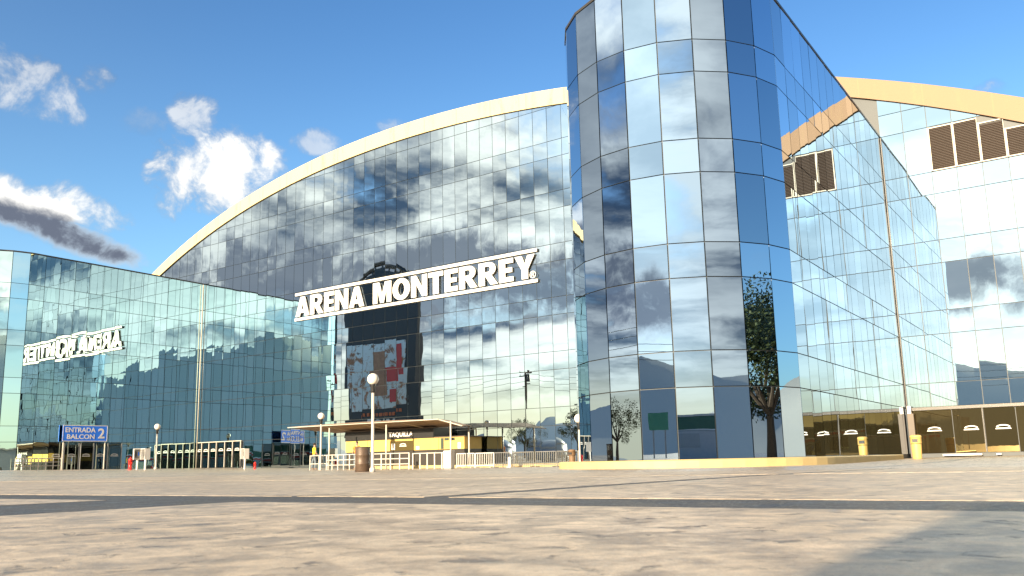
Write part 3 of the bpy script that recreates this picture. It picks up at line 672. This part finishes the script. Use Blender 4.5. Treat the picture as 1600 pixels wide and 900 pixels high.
# ------------------------------------------------------------------ people
def skin_body(verts, edges, radii, m, name, parent, sub=1):
    me = bpy.data.meshes.new(name); me.from_pydata(verts, edges, []); o = bpy.data.objects.new(name, me); C.objects.link(o)
    md = o.modifiers.new('s', 'SKIN'); md.use_smooth_shade = True; o.modifiers.new('u', 'SUBSURF').levels = sub
    for i, r in enumerate(radii): me.skin_vertices[0].data[i].radius = (r, r) if not isinstance(r, tuple) else r
    me.skin_vertices[0].data[0].use_root = True
    dg = bpy.context.evaluated_depsgraph_get(); me2 = bpy.data.meshes.new_from_object(o.evaluated_get(dg)); bpy.data.objects.remove(o)
    me2.materials.clear(); me2.materials.append(m); me2.name = name
    return link(name, me2, parent)
def person(label, sx, y, rot, shirt, arms):
    t = thing('person', label, 'person', sx, y, gz(sx, y), rot=rot)
    V = [(0,0,.95),(0,0,1.10),(0,.01,1.30),(0,0,1.45),(0,-.01,1.53),(0,-.02,1.62),(0,-.02,1.72)]; E_ = [(0,1),(1,2),(2,3),(3,4),(4,5),(5,6)]
    Rr = [(.16,.11),(.15,.10),(.18,.115),(.10,.08),.055,(.08,.10),(.065,.085)]
    for sgn, off in ((1, .09), (-1, -.07)):
        b = len(V); V += [(.10*sgn, 0, .88), (.11*sgn, off, .50), (.11*sgn, off*.9+.02, .09), (.12*sgn, off*.9-.10, .04)]; E_ += [(0, b), (b, b+1), (b+1, b+2), (b+2, b+3)]; Rr += [.095, .065, .045, .04]
    for sgn, (el, ha) in zip((1, -1), arms):
        b = len(V); V += [(.19*sgn, 0, 1.40), el, ha, (ha[0], ha[1]-.06, ha[2]-.05)]; E_ += [(3, b), (b, b+1), (b+1, b+2), (b+2, b+3)]; Rr += [.06, .045, .035, .03]
    skin_body(V, E_, Rr, M_SKIN, 'body', t)
    # clothing over the body
    V2 = [(0,0,.93),(0,0,1.10),(0,.01,1.30),(0,0,1.43)]; E2 = [(0,1),(1,2),(2,3)]; R2 = [(.185,.135),(.175,.125),(.20,.135),(.12,.095)]
    for sgn, (el, ha) in zip((1, -1), arms):
        b = len(V2); V2 += [(.20*sgn, 0, 1.40), tuple(.6*e+.4*s_ for e, s_ in zip(el, (.2*sgn, 0, 1.40)))]; E2 += [(3, b), (b, b+1)]; R2 += [.075, .07]
    skin_body(V2, E2, R2, shirt, 'shirt', t)
    V3 = [(0,0,.93)]; E3 = []; R3 = [(.17,.125)]
    for sgn, off in ((1, .09), (-1, -.07)):
        b = len(V3); V3 += [(.10*sgn, 0, .86), (.11*sgn, off, .50), (.11*sgn, off*.9+.02, .10)]; E3 += [(0, b), (b, b+1), (b+1, b+2)]; R3 += [.112, .082, .066]
    skin_body(V3, E3, R3, M_DENIM, 'trousers', t)
    part('hair', t, M_HAIR, lambda bm: bmesh.ops.create_uvsphere(bm, u_segments=14, v_segments=9, radius=1, matrix=Matrix.Translation((0, .012, 1.685)) @ Matrix.Diagonal((.088, .108, .085, 1))), smooth=True)
    return t
person('man in a yellow shirt walking left of the white railings', -43.4, 39.4, R(150), M_SHIRTY, (((.24,.03,1.14),(.22,-.12,.95)), ((-.26,-.04,1.14),(-.24,-.14,1.0))))
person('person in an orange top standing behind the railing left of the barrel', -39.3, 39.2, R(20), M_SHIRTO, (((.25,.02,1.14),(.18,-.2,1.05)), ((-.25,.02,1.14),(-.18,-.2,1.06))))

# ------------------------------------------------------------------ the surroundings, seen in the mirror glass
def base(o, X, Y):                    # place by world position
    o.location = (X, Y, gz(*(FRAME.inverted() @ Vector((X, Y, 0))).xy)); return o
def tree(label, X, Y, h, wid, seed, n=4500, group='trees round the plaza', lo=.36):
    rnd = random.Random(seed); t = base(thing('tree', label, 'tree', group=group), X, Y)
    def trunk(bm):
        tube(bm, (0, 0, -.2), (.1, .05, h*lo*.9), h*.028, h*.02, 9); top = Vector((.1, .05, h*lo*.9))
        for q in range(7):
            a = q*2.4+rnd.random(); e = Vector((math.cos(a)*wid*.55*rnd.uniform(.4, 1), math.sin(a)*wid*.55*rnd.uniform(.4, 1), h*rnd.uniform(.52, .9)))
            tube(bm, top, e, h*.012, h*.003, 6)
    part('trunk', t, M_BARK, trunk)
    cl = []
    for q in range(26 if lo > .2 else 48):
        a = rnd.random()*6.28; r = wid*.95*math.sqrt(rnd.random()); z = h*rnd.uniform(lo, .95); sc_ = 1-abs((z/h-.6)/.45)**2
        cl.append((math.cos(a)*r*max(.25, sc_), math.sin(a)*r*max(.25, sc_), z, wid*rnd.uniform(.16, .34)))
    def crown(bm):
        for q in range(n):
            c = rnd.choice(cl); v = Vector((rnd.gauss(0, 1), rnd.gauss(0, 1), rnd.gauss(0, .8))).normalized()*c[3]*rnd.random()**.4
            p = Vector(c[:3])+v; s = h*rnd.uniform(.007, .016); u = Vector((rnd.gauss(0, 1), rnd.gauss(0, 1), rnd.gauss(0, 1))).normalized(); w = u.orthogonal().normalized()
            x_ = [bm.verts.new(p+u*s), bm.verts.new(p+w*s*.6), bm.verts.new(p-u*s), bm.verts.new(p-w*s*.6)]; bm.faces.new(x_)
    bm = bmesh.new(); crown(bm); link('crown', mesh_of(bm, 'crown', M_LEAF), t)
tree('big dark tree mirrored in the right side of the tower front', 40, 10, 13.0, 8.0, 1, 17000, lo=.25)
tree('loose feathery tree mirrored at the right edge of the tower front', 52, 22, 13, 4.0, 2, 3500)
tree('round bushy tree mirrored low in the left of the tower front', -34, 22, 5.0, 2.3, 3)
tree('small bush tree mirrored in the left edge of the tower front', -36, 42, 4.2, 2.0, 4, 3000)
tree('broad dark tree mirrored at the right end of the glass front', -46, 29, 5.4, 2.8, 5)
tree('tall dark tree mirrored beside the broad one', -62, 24, 8.0, 2.6, 6)
tree('low tree mirrored behind the billboard foot', -80, 26, 7, 3, 8)

def billboard():
    t = base(thing('billboard', 'tall dark billboard with an arched truss top mirrored behind the white letters', 'billboard'), -51.1, 55.7); t.rotation_euler = (0, 0, -PSI+math.pi)
    w2 = 6.1
    for x in (-3, 3): part('leg', t, M_TRIMD, lambda bm: tube(bm, (x, .6, -.3), (x, .6, 3.5), .35, n=12))
    part('panel', t, M_SCREEN, lambda bm: box(bm, -w2, w2, 0, .9, 3.2, 19.5))
    part('screen', t, plain('pale_poster', (.74, .84, .84), .5, var=.2, scale=1.2), lambda bm: box(bm, -w2+1.7, w2-.3, -.06, -.002, 6.6, 14.6))
    part('poster_block', t, plain('rust_poster', (.42, .22, .12), .5, var=.6, scale=1.6), lambda bm: box(bm, -1.0, 1.5, -.09, -.062, 8.2, 13.6))
    part('poster_block', t, M_RED, lambda bm: (box(bm, -3.0, -1.1, -.09, -.062, 9.6, 11.2), box(bm, -2.6, -1.5, -.09, -.062, 7.3, 8.9), box(bm, -3.9, -3.1, -.1, -.062, 10.4, 14.2)))
    part('stripe', t, plain('orange_print', (.6, .16, .05), .5), lambda bm: [box(bm, -3.6+i*.62, -3.2+i*.62, -.05, -.002, 5.7, 6.1) for i in range(12)])
    me, w = text_mesh('MOC', 1.8, .06, M_WHITE, bold=.03, width=4.6); link('lettering', me, t, (-2.2, -.03, 3.5))
    part('arch_top', t, M_SCREEN, lambda bm: prism(bm, [(-.6*w2+.85*w2*math.cos(math.pi*i/14)*1.0+.6*w2*1.0-.0, 19.502+4.6*math.sin(math.pi*i/14)) for i in range(15)], .1, .8))
    def truss(bm):
        n = 14; pr = None
        for i in range(n+1):
            a = math.pi*i/n; o_ = (.93*w2*math.cos(a), .3, 19.5+5.2*math.sin(a))
            if pr: tube(bm, pr, o_, .28, n=6)
            tube(bm, o_, (.8*w2*math.cos(a), .3, 19.5+4.2*math.sin(a)), .14, n=5); pr = o_
    part('arch_truss', t, M_TRIMD, truss)
billboard()
m_, t_, b_ = mat('mottled_poster'); q_ = t_.new('ShaderNodeTexCoord').outputs['Object']
c_ = t_.mix(t_.smooth(t_.noise(q_, .55, 9, .7, .8), .50, .58), (.70, .82, .82, 1), (.36, .17, .08, 1)); t_.put(b_.inputs['Base Color'], t_.mix(t_.smooth(t_.noise(q_, 1.3, 6, .7, .5), .58, .66), c_, (.10, .09, .08, 1)))
for o_ in bpy.data.objects:
    if o_.name == 'screen': o_.data.materials[0] = m_
t = base(thing('utility_pole', 'dark power pole with crossarm and transformer mirrored right of the canopy', 'pole'), -49, 37)
part('pole', t, M_BARK, lambda bm: tube(bm, (0, 0, -.3), (0, 0, 11.5), .17, .12, 8)); part('crossarm', t, M_BARK, lambda bm: (box(bm, -1.1, 1.1, -.06, .06, 11.0, 11.14), box(bm, -.7, .7, -.06, .06, 9.6, 9.7)))
part('transformer', t, M_TRIMD, lambda bm: lathe(bm, [(.26, 9.9), (.28, 10.0), (.28, 10.8), (.2, 10.9)], 12, .4, 0)); part('insulator', t, M_WHITE, lambda bm: [tube(bm, (x, 0, 11.14), (x, 0, 11.35), .05, n=6) for x in (-1, -.4, .4, 1)])
t = base(thing('utility_pole', 'second power pole mirrored in the left of the tower front', 'pole'), -38, 29)
part('pole', t, M_BARK, lambda bm: tube(bm, (0, 0, -.3), (.1, 0, 9.2), .15, .10, 8)); part('crossarm', t, M_BARK, lambda bm: box(bm, -.9, .9, -.06, .06, 8.7, 8.82)); part('bracket', t, M_TRIMD, lambda bm: [tube(bm, (0, 0, z), (.7, 0, z+.4), .04, n=6) for z in (5, 6.6)])
t = thing('power_line', 'three thin black wires strung between the mirrored power poles', 'wire')
t.rotation_euler = (0, 0, 0); t.location = (0, 0, 0)
for k_, zz in ((-.9, 11.2), (0, 10.4), (.9, 9.5)):
    def wr(bm):
        pts = [(-95, 62), (-49, 37), (-38, 18), (-26, -30)]
        for (xa, ya), (xb, yb) in zip(pts, pts[1:]):
            for q in range(8):
                f0, f1 = q/8, (q+1)/8; sag = lambda f: zz-1.6*4*f*(1-f)*.5
                tube(bm, (xa+(xb-xa)*f0+k_, ya+(yb-ya)*f0, sag(f0)), (xa+(xb-xa)*f1+k_, ya+(yb-ya)*f1, sag(f1)), .028, n=4, caps=False)
    part('wire', t, M_BLACK, wr)
t = base(thing('mast_lamp', 'twin armed mast lamp mirrored near the right end of the glass front', 'lamp'), -44, 32)
part('pole', t, M_STEEL, lambda bm: tube(bm, (0, 0, -.2), (0, 0, 7.0), .09, .06, 8)); part('arm', t, M_STEEL, lambda bm: tube(bm, (-.9, 0, 7.1), (.9, 0, 7.1), .04, n=6))
for x in (-.9, .9): part('lamp_head', t, M_TRIMD, lambda bm: box(bm, x-.3, x+.3, -.12, .12, 7.08, 7.2))
for nm, X, Y, r in (('pale domed tank mirrored behind the crowd barriers', -52, 33, 2.6), ('bluish domed tank mirrored beside the pale one', -62, 38, 3.4)):
    t = base(thing('storage_tank', nm, 'tank', group='domed tanks across the plaza'), X, Y); m = plain('tank_paint', (.45, .47, .46) if r < 3 else (.16, .22, .30), .4)
    part('shell', t, m, lambda bm: lathe(bm, [(r, -.2), (r, 1.8)], 32), smooth=True); part('dome', t, m, lambda bm: lathe(bm, [(r*math.cos(a), 1.8+.45*r*math.sin(a)) for a in [i*.25 for i in range(7)]], 32), smooth=True); part('hatch', t, M_STEEL, lambda bm: box(bm, -.4, .4, -r-.05, -r+.1, .1, 1.5))
# road signs
for nm, X, Y, m in (('green road sign mirrored in the centre of the tower front', -26, -3, plain('green_sign', (.02, .20, .12), .4)), ('grey road sign mirrored beside the green one', -23, -7, plain('grey_sign', (.35, .36, .37), .4))):
    t = base(thing('road_sign', nm, 'sign', group='road signs'), X, Y); t.rotation_euler = (0, 0, -PSI+math.pi+R(-10))
    part('board', t, m, lambda bm: box(bm, -.75, .75, -.04, .04, 2.3, 3.7)); part('post', t, M_STEEL, lambda bm: tube(bm, (-.5, .08, -.2), (-.5, .08, 3.6), .06, n=8)); part('post', t, M_STEEL, lambda bm: tube(bm, (.5, .08, -.2), (.5, .08, 3.6), .06, n=8))
# low shop behind the camera
t = base(thing('shop', 'long low shop with green, white and red bands mirrored in the tower front', 'building'), 4, -30); t.rotation_euler = (0, 0, math.pi)
part('wall', t, plain('shop_wall', (.38, .36, .33), .8), lambda bm: box(bm, -22, 22, 0, 10, -.3, 2.4)); part('roof', t, M_ROOF, lambda bm: box(bm, -22.2, 22.2, -.2, 10.2, 4.2, 4.4))
for z0, z1, m in ((2.41, 2.75, M_RED), (2.75, 2.95, M_WHITE), (2.95, 4.19, plain('green_band', (.02, .09, .055), .5))): part('fascia_band', t, m, lambda bm: box(bm, -22.1, 22.1, -.1, 10.1, z0, z1-.005))
for i in range(8): part('window', t, M_DOORT, lambda bm: box(bm, -20+i*5.2, -16+i*5.2, -.05, -.003, .4, 2.1))
t = base(thing('boundary_house', 'grey house with an arched window mirrored under the big dark tree', 'house'), 34, 2); t.rotation_euler = (0, 0, -R(122))
part('wall', t, plain('grey_render', (.33, .34, .36), .8), lambda bm: box(bm, -7, 7, 0, 8, -.3, 4)); part('roof', t, M_ROOF, lambda bm: box(bm, -7.2, 7.2, -.2, 8.2, 4.002, 4.25))
part('window', t, M_DOORT, lambda bm: prism(bm, [(-1.3, .8), (1.3, .8)]+[(1.3*math.cos(i*math.pi/10), 1.9+1.1*math.sin(i*math.pi/10)) for i in range(11)], -.04, -.003))
# unseen box added behind the camera to cast the shadow on the near slabs
t = thing('shadow_blocker', 'unseen added kiosk behind the viewer, shading the right foreground', 'blocker', 3.2, -5.55, gz(3, -6)); 
part('wall', t, plain('blocker_sheet', (.42, .42, .41), .5), lambda bm: box(bm, -3.65, 4, -2.5, 0, -.05, 2.05)); part('roof', t, M_STEEL, lambda bm: box(bm, -3.65, 4.1, -2.6, 0, 2.051, 2.17)); part('shutter', t, M_STEEL, lambda bm: box(bm, -2, 2, .002, .04, .9, 1.9))
# hills all round behind the viewer
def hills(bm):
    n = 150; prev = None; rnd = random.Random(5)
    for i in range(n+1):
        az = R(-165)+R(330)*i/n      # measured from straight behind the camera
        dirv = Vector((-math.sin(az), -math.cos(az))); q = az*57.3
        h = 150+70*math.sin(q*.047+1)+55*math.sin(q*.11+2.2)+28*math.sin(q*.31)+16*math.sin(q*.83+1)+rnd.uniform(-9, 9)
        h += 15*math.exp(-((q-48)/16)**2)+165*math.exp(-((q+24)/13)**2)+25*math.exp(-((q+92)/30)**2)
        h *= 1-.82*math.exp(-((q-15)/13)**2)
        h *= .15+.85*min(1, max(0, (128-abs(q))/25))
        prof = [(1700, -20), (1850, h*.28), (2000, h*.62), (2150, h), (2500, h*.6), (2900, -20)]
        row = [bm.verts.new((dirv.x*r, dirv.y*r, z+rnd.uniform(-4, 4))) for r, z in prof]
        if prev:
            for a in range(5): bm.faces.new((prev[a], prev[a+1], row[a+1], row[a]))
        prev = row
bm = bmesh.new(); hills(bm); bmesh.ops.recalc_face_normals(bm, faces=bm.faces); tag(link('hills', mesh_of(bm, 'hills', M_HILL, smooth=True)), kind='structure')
